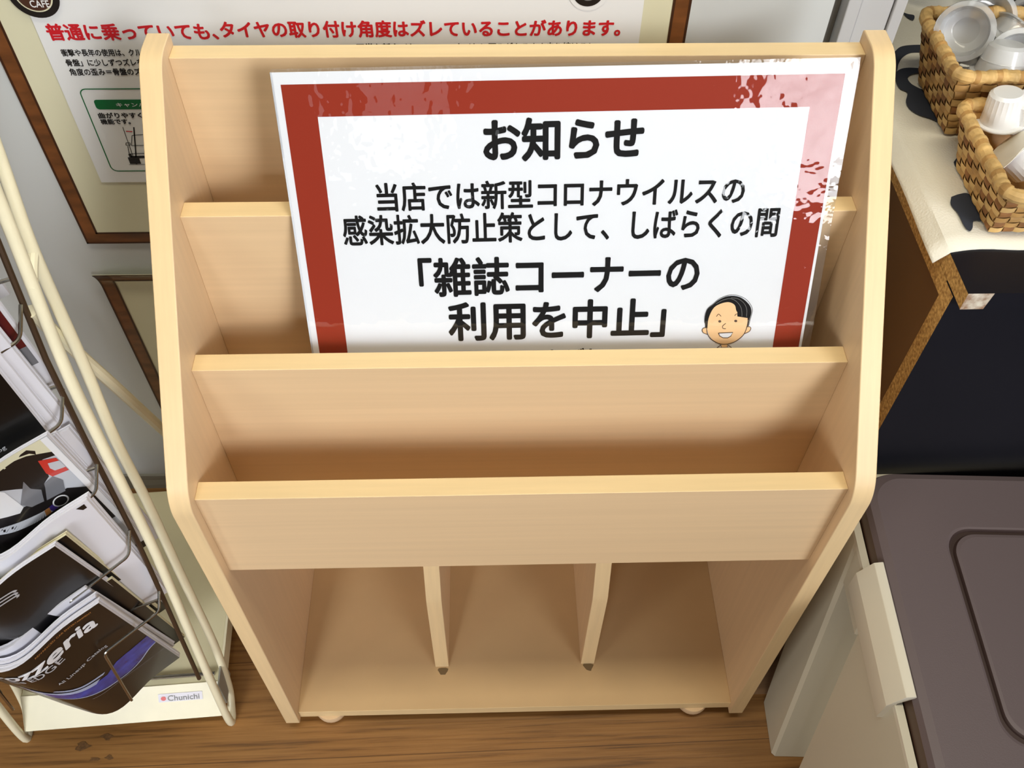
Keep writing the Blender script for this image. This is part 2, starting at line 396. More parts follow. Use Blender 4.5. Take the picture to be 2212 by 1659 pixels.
# ------------------------------------------------------------------ laminated notice
TL = np.array([-0.1835, 0.2105, 0.800]); TR = np.array([0.2475, 0.2085, 0.8085]); BL = np.array([-0.1855, 0.1290, 0.574])
SX = (TR-TL)/np.linalg.norm(TR-TL); SN = np.cross(TR-TL, BL-TL); SN /= np.linalg.norm(SN)
if SN[1] > 0: SN = -SN
SY = np.cross(SX, SN); SY /= np.linalg.norm(SY)
if SY[2] > 0: SY = -SY          # points down the sheet
SW = 0.431; SH = 0.293
def sg(s, t, o=0.0): return tuple(TL+SX*s+SY*t+SN*o)
def sp(px, py): p = onP(px, py, TL, SN)-TL; return float(p@SX), float(p@SY)
def sgp(px, py, o=0.0): s, t = sp(px, py); return sg(s, t, o)
sbase = tuple(TL+SX*SW/2+SY*SH)
sign = thing('notice_sign', 'laminated white notice with brown-red border and black Japanese writing, leaning in the rack pocket', 'sign', sbase)
A = dict(parent=sign, base=sbase)
def sheet(mb, pts, o0, o1, mi=0):
    """outline pts (s,t) given thickness along the sheet's normal"""
    n = len(pts); vs = [sg(s, t, o0) for s, t in pts]+[sg(s, t, o1) for s, t in pts]
    mb.add(vs, [tuple(range(n)), tuple(n+i for i in reversed(range(n)))]+[(i, n+i, n+(i+1) % n, (i+1) % n) for i in range(n)], mi)
pc = [sp(588, 152), sp(1846, 136), sp(1724, 745), sp(668, 758)]
pL = (pc[0][0]+pc[3][0])/2; pR = (pc[1][0]+pc[2][0])/2; pT = (pc[0][1]+pc[1][1])/2
m = MB(); sheet(m, [(pL, pT), (pR, pT), (pR, SH-0.004), (pL, SH-0.004)], -0.0004, 0.0); sheet_o = m.build('paper', 'sign_paper', **A); AP = dict(parent=sheet_o, base=sbase)
oc = [sp(606, 179), sp(1834, 162), sp(1718, 749), sp(690, 761)]; ic = [sp(688, 248), sp(1754, 235), sp(1664, 749), sp(749, 761)]
ol = (oc[0][0]+oc[3][0])/2; orr = (oc[1][0]+oc[2][0])/2; ot = (oc[0][1]+oc[1][1])/2
il = (ic[0][0]+ic[3][0])/2; ir = (ic[1][0]+ic[2][0])/2; it = (ic[0][1]+ic[1][1])/2
ob = SH-0.012; ib = ob-(it-ot)
m = MB()
for q in ([(ol, ot), (orr, ot), (ir, it), (il, it)], [(ol, ot), (il, it), (il, ib), (ol, ob)], [(orr, ot), (orr, ob), (ir, ib), (ir, it)], [(ol, ob), (il, ib), (ir, ib), (orr, ob)]):
    m.poly([sg(s, t, 0.0002) for s, t in q])
m.build('border', 'sign_border', **AP)
m = MB()
def sline(txt, x0, x1, y0, y1, bold):
    s0, _ = sp(x0, (y0+y1)/2); s1, _ = sp(x1, (y0+y1)/2); _, t0 = sp((x0+x1)/2, y0); _, t1 = sp((x0+x1)/2, y1)
    put_text(m, txt, lambda x, y: sg(s0+(s1-s0)*x, t1+(t0-t1)*y, 0.0003), bold)
sline('お知らせ', 1046, 1388, 255, 344, 0.036)
sline('当店では新型コロナウイルスの', 813, 1607, 388, 448, 0.022)
sline('感染拡大防止策として、しばらくの間', 740, 1680, 457, 520, 0.022)
sline('「雑誌コーナーの', 906, 1509, 553, 634, 0.026)
sline('利用を中止」', 970, 1436, 650, 730, 0.03)
sline('しばし', 1190, 1300, 752, 800, 0.016)
m.build('lettering', 'sign_ink', **AP)
# printed head of a smiling man with black hair
def fz(x, y): return 1500+x/10.37, 620+y/10.37
def fpoly(mb, pts, o, mi, smooth=True):
    P = [fz(*p) for p in pts]
    if smooth:
        P = smooth_path([(*p, 0) for p in P+[P[0]]], 6)[:-1]; P = [(p[0], p[1]) for p in P]
    mb.poly([sgp(x, y, o) for x, y in P], mi)
def fline(mb, pts, wd, o, mi, smooth=True):
    P = [np.array(fz(*p)) for p in pts]
    if smooth: P = [np.array(q[:2]) for q in smooth_path([(*p, 0) for p in P], 6)]
    L = []; R = []
    for i in range(len(P)):
        t = P[min(i+1, len(P)-1)]-P[max(i-1, 0)]; t /= np.linalg.norm(t)+1e-9; nn = np.array([-t[1], t[0]])*wd/2
        L.append(P[i]+nn); R.append(P[i]-nn)
    for i in range(len(P)-1): mb.poly([sgp(*L[i], o), sgp(*L[i+1], o), sgp(*R[i+1], o), sgp(*R[i], o)], mi)
m = MB()     # 0 skin 1 black 2 brown line 3 white
head = [(290, 900), (320, 690), (420, 480), (560, 380), (760, 335), (900, 400), (960, 560), (1190, 690), (1180, 850), (1110, 1040), (940, 1190), (740, 1270), (580, 1270), (410, 1180), (310, 1040)]
fpoly(m, [(280, 1050), (190, 1010), (175, 950), (215, 910), (290, 910)], 0.00030, 0); fline(m, [(290, 1055), (200, 1020), (172, 960), (200, 915), (260, 905)], 1.3, 0.00055, 2)
fpoly(m, [(1130, 1035), (1230, 980), (1262, 920), (1230, 885), (1170, 890)], 0.00030, 0); fline(m, [(1120, 1038), (1225, 990), (1262, 915), (1225, 882), (1170, 890)], 1.3, 0.00055, 2)
fpoly(m, [(240, 900), (235, 700), (290, 500), (420, 390), (540, 290), (700, 215), (860, 195), (1020, 225), (1150, 310), (1250, 430), (1275, 560), (1240, 700), (1205, 880), (1190, 890), (1160, 860), (900, 950), (500, 1000), (270, 910)], 0.00032, 1)
fpoly(m, [(600, 1240), (610, 1345), (730, 1345), (740, 1240)], 0.00034, 0, False)
fpoly(m, head, 0.00036, 0)
fpoly(m, [(880, 330), (960, 500), (960, 655), (1195, 690), (1240, 500), (1150, 330), (1000, 250), (820, 260)], 0.00040, 1, False)
fline(m, [(268, 900), (290, 1040), (360, 1150), (480, 1230), (600, 1272), (760, 1268), (930, 1205), (1080, 1085), (1150, 960), (1190, 800), (1195, 690)], 1.5, 0.00050, 2)
for arc in ([(480, 370), (640, 285), (800, 255), (930, 310), (1030, 430), (1060, 560), (1062, 650)], [(820, 232), (980, 260), (1110, 360), (1170, 500), (1165, 660)]):
    fline(m, arc, 0.9, 0.00055, 4)
fline(m, [(225, 800), (232, 650), (290, 480), (420, 375), (540, 270), (700, 195), (870, 170), (1040, 205), (1180, 290), (1280, 430), (1295, 540), (1260, 680), (1215, 860)], 0.8, 0.00055, 1)
fline(m, [(490, 655), (540, 600), (595, 650)], 1.2, 0.00060, 2); fline(m, [(900, 640), (925, 605), (960, 595)], 1.2, 0.00060, 2)
for ex, ey in ((565, 762), (922, 753)):
    fpoly(m, [(ex+34*math.cos(a), ey+27*math.sin(a)) for a in np.linspace(0, 2*math.pi, 13)[:-1]], 0.00060, 2)
fline(m, [(700, 805), (630, 870), (640, 920), (700, 928)], 1.3, 0.00060, 2)
mouth = [(535, 1025), (860, 1010), (810, 1095), (740, 1132), (640, 1130), (565, 1090)]
fpoly(m, mouth, 0.00058, 3, False); fline(m, mouth+[mouth[0]], 1.6, 0.00062, 2, False)
fline(m, [(500, 1358), (590, 1290), (600, 1345)], 1.5, 0.00060, 2, False); fline(m, [(735, 1340), (740, 1285), (830, 1350)], 1.5, 0.00060, 2, False)
o = m.build('portrait_print', ['skin_print', 'sign_ink', 'line_brown', 'sign_paper', 'ink_grey'], **AP); o['label'] = 'printed cartoon head of a smiling man with black hair'
rr = round_poly([(0, 0), (SW, 0), (SW, SH), (0, SH)], 0.006, 6)
m = MB(); m.poly([sg(s, t, 0.0011) for s, t in rr]); m.build('laminate_film', 'laminate_film', **A)
m = MB(); q = [(pL, pT), (pR, pT), (pR, SH-0.004), (pL, SH-0.004)]; R4 = [(0, 0), (SW, 0), (SW, SH), (0, SH)]
rim = MB()
for i in range(4):
    j = (i+1) % 4
    a, b = R4[i], R4[j]
    def ins(p, k, d=0.006): return p
    rim.poly([sg(*a, 0.0), sg(*b, 0.0), sg(*q[j], 0.0), sg(*q[i], 0.0)])
rim.build('laminate_rim', 'laminate_rim', **A)

# ------------------------------------------------------------------ posters on the wall
def poster_frame(mb, ox0, ox1, oz0, oz1, fw, y, mi=0, mi2=1):
    ix0, ix1, iz0, iz1 = ox0+fw, ox1-fw, oz0+fw, oz1-fw
    def bar(a, b, c, d, mi): mb.poly([(p[0], y, p[1]) for p in (a, b, c, d)], mi)
    bar((ox0, oz0), (ox1, oz0), (ix1, iz0), (ix0, iz0), mi); bar((ox1, oz0), (ox1, oz1), (ix1, iz1), (ix1, iz0), mi)
    bar((ox0, oz1), (ox0, oz0), (ix0, iz0), (ix0, iz1), mi); bar((ox1, oz1), (ox0, oz1), (ix0, iz1), (ix1, iz1), mi)
    d = 0.0022; y2 = y-0.0002
    def edge(x0, x1, z0, z1): mb.poly([(x0, y2, z0), (x1, y2, z0), (x1, y2, z1), (x0, y2, z1)], mi2)
    edge(ix0-d, ix0, iz0-d, iz1); edge(ix1, ix1+d, iz0-d, iz1); edge(ix0-d, ix1+d, iz0-d, iz0)
    edge(ox0, ox0+d, oz0, oz1); edge(ox1-d, ox1, oz0, oz1); edge(ox0, ox1, oz0, oz0+d)
PY = WY-0.003
p1 = thing('alignment_poster', 'tall cream poster with printed brown wood frame and red Japanese headline on the wall', 'poster', (-0.157, WY, 0.477))
b1 = (-0.157, WY, 0.477); A1 = dict(parent=p1, base=b1)
def wp(px, py): p = onY(px, py, PY); return float(p[0]), float(p[2])
ox0 = wp(188, 525)[0]; oz0 = wp(188, 526)[1]; ox1 = wp(1488, 40)[0]; oz1 = 1.12
MB().box((ox0, PY, oz0), (ox1, WY-0.0005, oz1)).build('poster_sheet', 'cream_paper', **A1)
fwid = wp(213, 505)[0]-wp(175, 505)[0]
m = MB(); poster_frame(m, ox0, ox1, oz0, oz1, 0.0165, PY-0.0004); m.build('printed_frame', ['frame_print', 'frame_print_dark'], **A1)
sx0 = wp(222, 392)[0]-0.001; sx1 = wp(1380, 85)[0]; sz0 = wp(222, 392)[1]
YS = PY-0.0015
ws = MB().box((sx0, YS, sz0), (sx1, PY-0.0005, 1.06)).build('white_sheet', 'white_paper', **A1); A1W = dict(parent=ws, base=b1)
def wtext(mb, txt, x0, y0, x1, y1, hpx, bold, slant=0.0):
    """line of writing on the poster; (x0,y0)-(x1,y1) is its bottom edge, hpx its height in the photograph"""
    def f(x, y):
        X, Z = wp(x0+(x1-x0)*x, y0+(y1-y0)*x); _, Z2 = wp(x0+(x1-x0)*x, y0+(y1-y0)*x-hpx)
        return (X, YS-0.0004, Z+(Z2-Z)*y)
    Xa, Za = wp(x0, y0); Xb, Zb = wp(x1, y1); _, Zt = wp((x0+x1)/2, (y0+y1)/2-hpx); Zm = (Za+Zb)/2
    put_text(mb, txt, lambda x, y: (Xa+(Xb-Xa)*x, YS-0.0004, Zm+(Zt-Zm)*y), bold)
m = MB(); wtext(m, '普通に乗っていても、', 111, 86, 474, 81, 35, 0.034); wtext(m, 'タイヤの取り付け角度はズレていることがあります。', 482, 82, 1338, 72, 35, 0.034); m.build('headline', 'ink_red', **A1W)
m = MB()
wtext(m, '衝撃や長年の使用は、クルマの', 137, 120, 336, 117, 15, 0.022)
wtext(m, '骨盤」に少しずつズレを', 147, 141, 312, 139, 15, 0.022)
wtext(m, '角度の歪み＝骨盤のズレ', 155, 161, 322, 159, 15, 0.022)
wtext(m, '正常な新タイヤ', 772, 110, 900, 109, 18, 0.04)
wtext(m, 'タイヤに歪みがあるまま走り続けると', 985, 109, 1282, 107, 18, 0.04)
wtext(m, '曲がりやすくする', 216, 253, 345, 252, 12, 0.03)
wtext(m, '機能です。', 221, 266, 284, 265, 11, 0.03)
m.build('small_print', 'ink_black', **A1W)
def wline(mb, pts, wd, mi=0, o=0.0004, px=True):
    P = [np.array(wp(*p)) if px else np.array(p) for p in pts]
    for a, b in zip(P[:-1], P[1:]):
        t = (b-a)/np.linalg.norm(b-a); nn = np.array([-t[1], t[0]])*wd/2
        mb.poly([(q[0], YS-o, q[1]) for q in (a+nn, b+nn, b-nn, a-nn)], mi)
gx0, gz1 = wp(171, 190); _, gz0 = wp(250, 367); gx1 = gx0+0.20
fr = round_poly([(gx0, gz0), (gx1, gz0), (gx1, gz1), (gx0, gz1)], 0.006, 5)
m = MB(); wline(m, [tuple(p) for p in fr+[fr[0]]], 0.0011, 0, px=False)
hx0, hz1 = wp(202, 213); _, hz0 = wp(210, 234); hr = round_poly([(hx0, hz0), (gx1-0.012, hz0), (gx1-0.012, hz1), (hx0, hz1)], 0.003, 4)
m.poly([(x, YS-0.0004, z) for x, z in hr]); m.build('green_panel', 'ink_green', **A1W)
m = MB(); X0, Z0 = wp(254, 228); X1, Z1 = wp(254, 219)
put_text(m, 'キャンバー', lambda x, y: (X0+0.034*x, YS-0.0007, Z0+(Z1-Z0)*y), 0.004); m.build('panel_heading', 'white_paper', **A1W)
m = MB()     # rear of a car with its wheel, a camber line and arrow
wline(m, [(290, 272), (296, 352)], 0.0013); wline(m, [(266, 272), (290, 340)], 0.0006)
wline(m, [(286, 290), (330, 287)], 0.0006); wline(m, [(286, 290), (285, 312), (330, 311)], 0.0006); wline(m, [(277, 313), (280, 330), (330, 328)], 0.0007)
wline(m, [(273, 306), (282, 306), (282, 311), (273, 311), (273, 306)], 0.0006); wline(m, [(281, 330), (284, 337), (330, 336)], 0.003); wline(m, [(280, 353), (330, 352)], 0.0005)
wx, wz = wp(294, 351); wx2, wz2 = wp(294, 337); m.poly([(wx-0.0055, YS-0.0005, wz), (wx+0.0055, YS-0.0005, wz), (wx+0.0055, YS-0.0005, wz2), (wx-0.0055, YS-0.0005, wz2)])
o = m.build('car_drawing', 'ink_black', **A1W)
m = MB(); wline(m, [(273, 281), (287, 282)], 0.001); m.build('red_arrow', 'ink_red', **A1W)
def disc(mb, cx, cz, r, y, mi, n=40, ra=1.0): mb.poly([(cx+r*math.cos(2*math.pi*i/n), y, cz+r*ra*math.sin(2*math.pi*i/n)) for i in range(n)], mi)
bz = wp(92, 34); bcx = wp(84, 10)[0]; br_ = 0.0215
m = MB(); disc(m, bcx, bz[1]+br_, br_, YS-0.0020, 0); disc(m, bcx, bz[1]+br_, br_*0.74, YS-0.0022, 2); disc(m, bcx, bz[1]+br_, br_*0.68, YS-0.0024, 1)
bdg = o = m.build('round_badge', ['badge_black', 'badge_brown', 'cream_paper'], **A1); o['label'] = 'round black and brown cafe badge'
m = MB(); cxa, cza = wp(71, 10); cxb, _ = wp(112, 9); cz2 = wp(92, -5)[1]
put_text(m, 'CAFE', lambda x, y: (cxa+(cxb-cxa)*x, YS-0.0028, cza+(cz2-cza)*y), 0.02); m.build('badge_lettering', 'white_paper', bdg, b1)
dz = wp(1270, 12)[1]; dcx = wp(1269, 5)[0]
m = MB(); disc(m, dcx, dz+0.014, 0.0175, YS-0.0006, 1); disc(m, dcx, dz+0.014, 0.0135, YS-0.0009, 0); disc(m, dcx, dz+0.014, 0.008, YS-0.0012, 2)
m.build('round_badge', ['badge_black', 'white_paper', 'ink_grey'], **A1)
# second poster below, top edge curling off the wall
p2b = (-0.157, WY, 0.10); p2 = thing('framed_print', 'lower cream poster with printed wood frame, its top edge curling off the wall', 'poster', p2b)
A2 = dict(parent=p2, base=p2b)
qx0, qz1 = wp(203, 581); qx1 = ox1-0.01; qz0 = 0.10
def curl(z, x): t = max(0, (z-(qz1-0.03))/0.03); return PY-0.010*t*t
m = MB(); nz = 14; zs = [qz0]+[qz1-0.03+0.03*i/(nz-1) for i in range(nz)]
def strip(mb, x0, x1, z_list, o, mi):
    for a, b in zip(z_list[:-1], z_list[1:]):
        mb.poly([(x0, curl(a, x0)-o, a), (x1, curl(a, x1)-o, a), (x1, curl(b, x1)-o, b), (x0, curl(b, x0)-o, b)], mi)
strip(m, qx0, qx1, zs, 0.0, 0)
o = m.build('poster_sheet', 'cream_paper', **A2); md = o.modifiers.new('paper', 'SOLIDIFY'); md.thickness = 0.0004
m = MB(); F2 = 0.0175
zi = [z for z in zs if z < qz1-F2]+[qz1-F2]; zt = [qz1-F2]+[z for z in zs if z > qz1-F2]
for x0, x1 in ((qx0, qx0+F2), (qx1-F2, qx1)): strip(m, x0, x1, zs, 0.0008, 0)
strip(m, qx0, qx1, zt, 0.0008, 0); strip(m, qx0, qx1, [qz0, qz0+F2], 0.0008, 0)
strip(m, qx0+F2-0.0022, qx0+F2, zi, 0.0012, 1); strip(m, qx0, qx0+0.002, zs, 0.0012, 1); strip(m, qx0+F2, qx1-F2, [qz1-F2, qz1-F2+0.0022], 0.0012, 1)
m.build('printed_frame', ['frame_print', 'frame_print_dark'], **A2)

# ------------------------------------------------------------------ wire brochure rack on the left
TH = 0.059; WO = (-0.364, 0.004, FZ)
wr = thing('brochure_rack', 'cream tube frame brochure rack with steel wire pockets beside the wooden rack', 'brochure rack', WO, TH)
def WL(u, v, z): return (u, v, z-FZ)      # rack frame: u along the width, v towards the wall, z absolute height
A3 = dict(parent=wr)
ta = [(0.004, -0.0135), (0.018, 0.101), (0.050, 0.30), (0.060, 0.368), (0.0745, 0.523), (0.086, 0.617), (0.118, 0.756), (0.150, 0.92), (0.180, 1.08)]
tb = [(0.218, 1.08), (0.185, 0.92), (0.146, 0.772), (0.126, 0.699), (0.111, 0.584), (0.096, 0.494), (0.090, 0.393), (0.075, 0.25), (0.0615, 0.102), (0.043, 0.02)]
for u in (0.0, -0.255):
    loop = [WL(u, v, z) for v, z in tb]+[WL(u, 0.026, -0.008)]+[WL(u, v, z) for v, z in ta]
    m = MB(); m.tube(smooth_path(loop, 7), 0.0050, k=12)
    m.build('side_frame', 'cream_enamel', smooth=True, **A3)
    m = MB(); m.tube([WL(u, 0.099, 0.684), WL(u, 0.112, 0.692), WL(u, 0.126, 0.698)], 0.0042, k=10)
    m.build('cross_bracket', 'cream_enamel', smooth=True, **A3)
    su = 1 if u < -0.1 else -1
    m = MB(); m.tube([WL(u+su*0.0125, v+0.001, z) for v, z in ta if z > 0.03], 0.0026, k=8)
    o = m.build('pocket_rail', 'rail_brown', smooth=True, **A3); o['label'] = 'dark rail along the tube'
    m = MB(); m.tube([WL(u+su*0.011, 0.100, 0.66), WL(u+su*0.011, 0.155, 0.50), WL(u+su*0.011, 0.205, 0.35), WL(u+su*0.011, 0.318, FZ+0.006)], 0.0055, k=10)
    m.build('rear_leg', 'cream_enamel', smooth=True, **A3)
# tray with its sloping front lip
m = MB(); u0, u1 = -0.249, -0.0065
m.prism([(0.040, 0.035), (0.327, 0.035), (0.327, 0.015), (0.322, 0.015), (0.322, 0.031), (0.044, 0.031), (0.0125, -0.002), (0.0085, 0.0005)], u0, u1, 'x')
m.v = [WL(*p) for p in m.v]; m.build('base_tray', 'cream_tray', bevel=0.0008, **A3)
m = MB(); m.prism([(0.040, 0.0355), (0.044, 0.031), (0.0125, -0.002), (0.0075, 0.0012)], u0-0.001, u1+0.001, 'x')
m.v = [WL(p[0], p[1]-0.0006, p[2]+0.0006) for p in m.v]; m.build('front_lip', 'cream_enamel', bevel=0.0006, **A3)
m = MB(); m.box((-0.0065, 0.045, 0.010), (-0.0035, 0.327, 0.0362)); m.v = [WL(*p) for p in m.v]; m.build('tray_flange', 'cream_enamel', **A3)
m = MB(); m.box((-0.0015, 0.014, 0.012), (0.0005, 0.052, 0.060)); m.v = [WL(p[0], p[1]+0.10*p[2]+0.004, p[2]) for p in m.v]; m.build('joint_plate', 'base_cove', **A3)
m = MB(); m.tube([WL(-0.247, 0.049, 0.0385), WL(-0.012, 0.049, 0.0385)], 0.0025, k=8); m.build('tray_wire', 'wire_steel', smooth=True, **A3)
def lip(u, t, o=0.0):    # point on the lip: t 0 bottom .. 1 top
    return WL(u, 0.0075+0.0325*t-0.0007-o*0.72, 0.0012+0.0343*t+0.0007+o*0.69)
m = MB(); m.add([lip(-0.083, 0.53, 0.0004), lip(-0.0285, 0.53, 0.0004), lip(-0.0285, 0.76, 0.0004), lip(-0.083, 0.76, 0.0004)], [(0, 1, 2, 3)], 0)
stk = m.build('maker_sticker', 'sticker', **A3)
m = MB(); put_text(m, 'Chunichi', lambda x, y: lip(-0.0715+0.039*x, 0.555+0.15*y, 0.0008), 0.01); put_text(m, '●', lambda x, y: lip(-0.080+0.0065*x, 0.57+0.12*y, 0.0008), 0.0, 1)
o = m.build('sticker_lettering', ['ink_grey', 'print_red'], stk)

POCK = [(0.265, 0.030, 0.048), (0.372, 0.040, 0.059), (0.472, 0.051, 0.071), (0.563, 0.062, 0.086), (0.655, 0.075, 0.096), (0.752, 0.092, 0.115), (0.85, 0.112, 0.135)]
BARS = [0.262, 0.372, 0.480, 0.585, 0.690, 0.79, 0.89]
for (zc, vc, vr), zb in zip(POCK, BARS):
    for sgn in (1, -1):
        def M(u, v, z): return WL(u if sgn > 0 else -0.255-u, v, z)
        p = [M(-0.0125, vr, zc+0.017), M(-0.0145, vc, zc+0.001), M(-0.064 if zc < 0.3 else -0.0665, vc-0.0425 if zc < 0.3 else vc-0.042, zc+0.002 if zc < 0.3 else zc-0.006)]
        p += [M(-0.064, vc-0.056, zc-0.098)] if zc < 0.3 else [M(-0.069, vc-0.030, zc-0.020), M(-0.074, vc-0.005, zc-0.05)]
        m = MB(); m.tube(bend_path(p, 0.006), 0.0016, k=8); m.build('pocket_wire', 'wire_steel', smooth=True, **A3)
    vt = np.interp(zb, [z for v, z in ta], [v for v, z in ta])
    m = MB(); m.tube(bend_path([WL(-0.0125, vt+0.004, zb), WL(-0.060, vt+0.001-0.012, zb-0.003), WL(-0.195, vt+0.001-0.012, zb-0.003), WL(-0.2425, vt+0.004, zb)], 0.01), 0.0016, k=8)
    m.build('support_wire', 'wire_steel', smooth=True, **A3)

# ------------------------------------------------------------------ brochures in the wire rack
PRF = [(-.26, .02), (-.205, -.012), (-.163, -.030), (-.109, -.052), (-.078, -.061), (-.057, -.054), (-.03, -.024), (0, 0), (.03, .024)]
def prof(x):
    x = min(max(x, -.2049), -1e-6)
    for i in range(1, len(PRF)-2):
        if PRF[i][0] <= x <= PRF[i+1][0]:
            (xa, a), (xb, b), (xc, c), (xd, d) = PRF[i-1:i+3]; t = (x-xb)/(xc-xb)
            m1 = (c-a)/(xc-xa)*(xc-xb); m2 = (d-b)/(xd-xb)*(xc-xb)
            return (2*t**3-3*t*t+1)*b+(t**3-2*t*t+t)*m1+(-2*t**3+3*t*t)*c+(t**3-t*t)*m2
class Bro:
    def __init__(s, label, uR, wd, v0, z0, h, lean, bow, th, cover, pages='page_edges', group='brochures in the wire rack'):
        s.p = (uR, wd, v0, z0, h, lean, bow); s.th = th
        c, sn = math.cos(TH), math.sin(TH)
        bu, bv = uR-wd/2, v0-bow*0.8
        s.b = (bu, bv, z0)
        loc = (WO[0]+c*bu-sn*bv, WO[1]+sn*bu+c*bv, z0)
        s.root = thing('brochure', label, 'brochure', loc, TH, group)
        na, nb = 36, 6
        # page block: a bowed slab, its edges lined like stacked leaves
        m = MB(); G = {}
        def slab(o0, o1, mi_face, mi_edge, ins=0.0):
            vs = []; idx = {}
            for k, o in enumerate((o0, o1)):
                for i in range(na+1):
                    for j in range(nb+1):
                        a = -.5+ins/wd+(1-2*ins/wd)*i/na; b = j/nb
                        idx[k, i, j] = len(vs); vs.append(s.s(a, b*(1-ins/h)+0.0, o))
            fs = []; ms = []
            for i in range(na):
                for j in range(nb):
                    fs.append((idx[0, i, j], idx[0, i+1, j], idx[0, i+1, j+1], idx[0, i, j+1])); ms.append(mi_face)
                    fs.append((idx[1, i, j], idx[1, i, j+1], idx[1, i+1, j+1], idx[1, i+1, j])); ms.append(mi_face)
                for j in (0, nb):
                    fs.append((idx[0, i, j], idx[1, i, j], idx[1, i+1, j], idx[0, i+1, j])); ms.append(mi_edge)
            for j in range(nb):
                for i in (0, na):
                    fs.append((idx[0, i, j], idx[0, i, j+1], idx[1, i, j+1], idx[1, i, j])); ms.append(mi_edge)
            o_ = len(m.v); m.v += vs; m.f += [tuple(o_+q for q in f) for f in fs]; m.m += ms
        n = max(1, int(th/0.0016)); 
        for q in range(n):
            o0 = -0.0006-(th-0.0006)*q/n; o1 = -0.0006-(th-0.0006)*(q+0.86)/n
            slab(o0, o1, 0, 0, 0.0006*(q % 2))
        m.build('pages', pages, s.root, smooth=True)
        m = MB(); slab(0.0, -0.0005, 0, 1); s.cover = m.build('cover', [cover, pages], s.root, smooth=True)
    def s(s, a, b, o=0.0):
        uR, wd, v0, z0, h, ln, bow = s.p
        x = -(.5-a)
        bu, bv, bz = s.b
        return (uR+wd*x-bu, v0+bow/.061*prof(x*.205)-ln*b-o-bv, z0+h*b-bz)
    def poly(s, name, pts, mt, o=0.0004, smooth=False):
        P = pts
        if smooth: P = [q[:2] for q in smooth_path([(*p, 0) for p in pts+[pts[0]]], 5)[:-1]]
        # split into strips so that the print follows the bend
        m = MB(); s.fill(m, P, o); return m.build(name, mt, s.cover)
    def fill(s, m, P, o, mi=0, step=0.02):
        lo = min(p[0] for p in P); hi = max(p[0] for p in P); k = max(1, int((hi-lo)/step))
        for i in range(k):
            q = clip(clip(P, lo+(hi-lo)*i/k, 1), lo+(hi-lo)*(i+1)/k, -1)
            if len(q) >= 3: m.poly([s.s(a, b, o) for a, b in q], mi)
    def line(s, m, pts, wd, o=0.0005, mi=0):
        P = [np.array(q[:2]) for q in smooth_path([(*p, 0) for p in pts], 8)]
        sc = np.array([1/s.p[1], 1/s.p[4]])
        for a, b in zip(P[:-1], P[1:]):
            t = (b-a)/sc; t /= np.linalg.norm(t)+1e-9; nn = np.array([-t[1], t[0]])*wd/2*sc
            m.poly([s.s(*q, o) for q in (a+nn, b+nn, b-nn, a-nn)], mi)
    def text(s, name, txt, a0, a1, b0, b1, mt, bold, o=0.0005, slope=0.0, italic=0.0):
        m = MB(); put_text(m, txt, lambda x, y: s.s(a0+(a1-a0)*x+italic*y, b0+(b1-b0)*y+slope*x, o), bold); return m.build(name, mt, s.cover)
def clip(P, x, sgn):
    out = []
    for i in range(len(P)):
        p, q = P[i], P[(i+1) % len(P)]
        ip = (p[0]-x)*sgn >= -1e-9; iq = (q[0]-x)*sgn >= -1e-9
        if ip: out.append(p)
        if ip != iq:
            t = (x-p[0])/(q[0]-p[0]); out.append((x, p[1]+(q[1]-p[1])*t))
    return out

# lowest pocket
A_ = Bro('front catalogue in the lowest wire pocket, dark cover with a blue planet arc', -.04, .207, .048, .098, .263, .050, .062, .0075, 'cover_brown')
A_.poly('planet_print', [(0.0, 0.66), (0.094, 0.60), (0.17, 0.52), (0.232, 0.44), (0.30, 0.40), (0.349, 0.431), (0.42, 0.44), (0.5, 0.46), (0.5, 0.35), (0.461, 0.33), (0.40, 0.275), (0.344, 0.255), (0.284, 0.29), (0.214, 0.36), (0.12, 0.45), (0.0, 0.53)], 'print_blue')
m = MB(); A_.line(m, [(0.0, 0.525), (0.12, 0.445), (0.214, 0.355), (0.284, 0.285), (0.344, 0.25), (0.40, 0.27), (0.461, 0.325), (0.499, 0.345)], 0.0016, 0.0006); m.build('planet_rim', 'print_sky', A_.cover)
m = MB(); A_.line(m, [(0.03, 0.62), (0.12, 0.56), (0.2, 0.48), (0.27, 0.42)], 0.006, 0.0006); A_.line(m, [(0.15, 0.59), (0.22, 0.50), (0.30, 0.435)], 0.003, 0.0006); m.build('cloud_print', 'print_sky', A_.cover)
m = MB(); A_.line(m, [(0.20, 0.31), (0.29, 0.262), (0.376, 0.222), (0.498, 0.225)], 0.0008, 0.0006); m.build('thin_arc', 'print_grey', A_.cover)
A_.text('title_lettering', 'carrozzeria', -0.13, 0.432, 0.845, 0.93, 'print_white', 0.045, italic=0.02)
A_.text('slogan_lettering', 'to the EDGE', 0.0, 0.287, 0.795, 0.84, 'print_silver', 0.012)
A_.text('line_lettering', 'All Lineup Catalog', 0.2, 0.385, 0.635, 0.665, 'print_silver', 0.012, slope=-0.02)
A_.text('line_lettering', 'ADVANCED CAR ENTERTAINMENT', 0.25, 0.46, 0.965, 0.978, 'print_orange', 0.0)
Bro('white paged booklet directly behind the blue planet catalogue', -.044, .2, .0575, .112, .250, .053, .061, .006, 'cover_white')
Bro('white paged booklet second behind the blue planet catalogue', -.050, .195, .065, .124, .250, .056, .060, .006, 'cover_white')
Bro('dark covered booklet rearmost in the lowest wire pocket', -.036, .2, .0720, .102, .249, .044, .058, .004, 'cover_brown', 'page_cream')
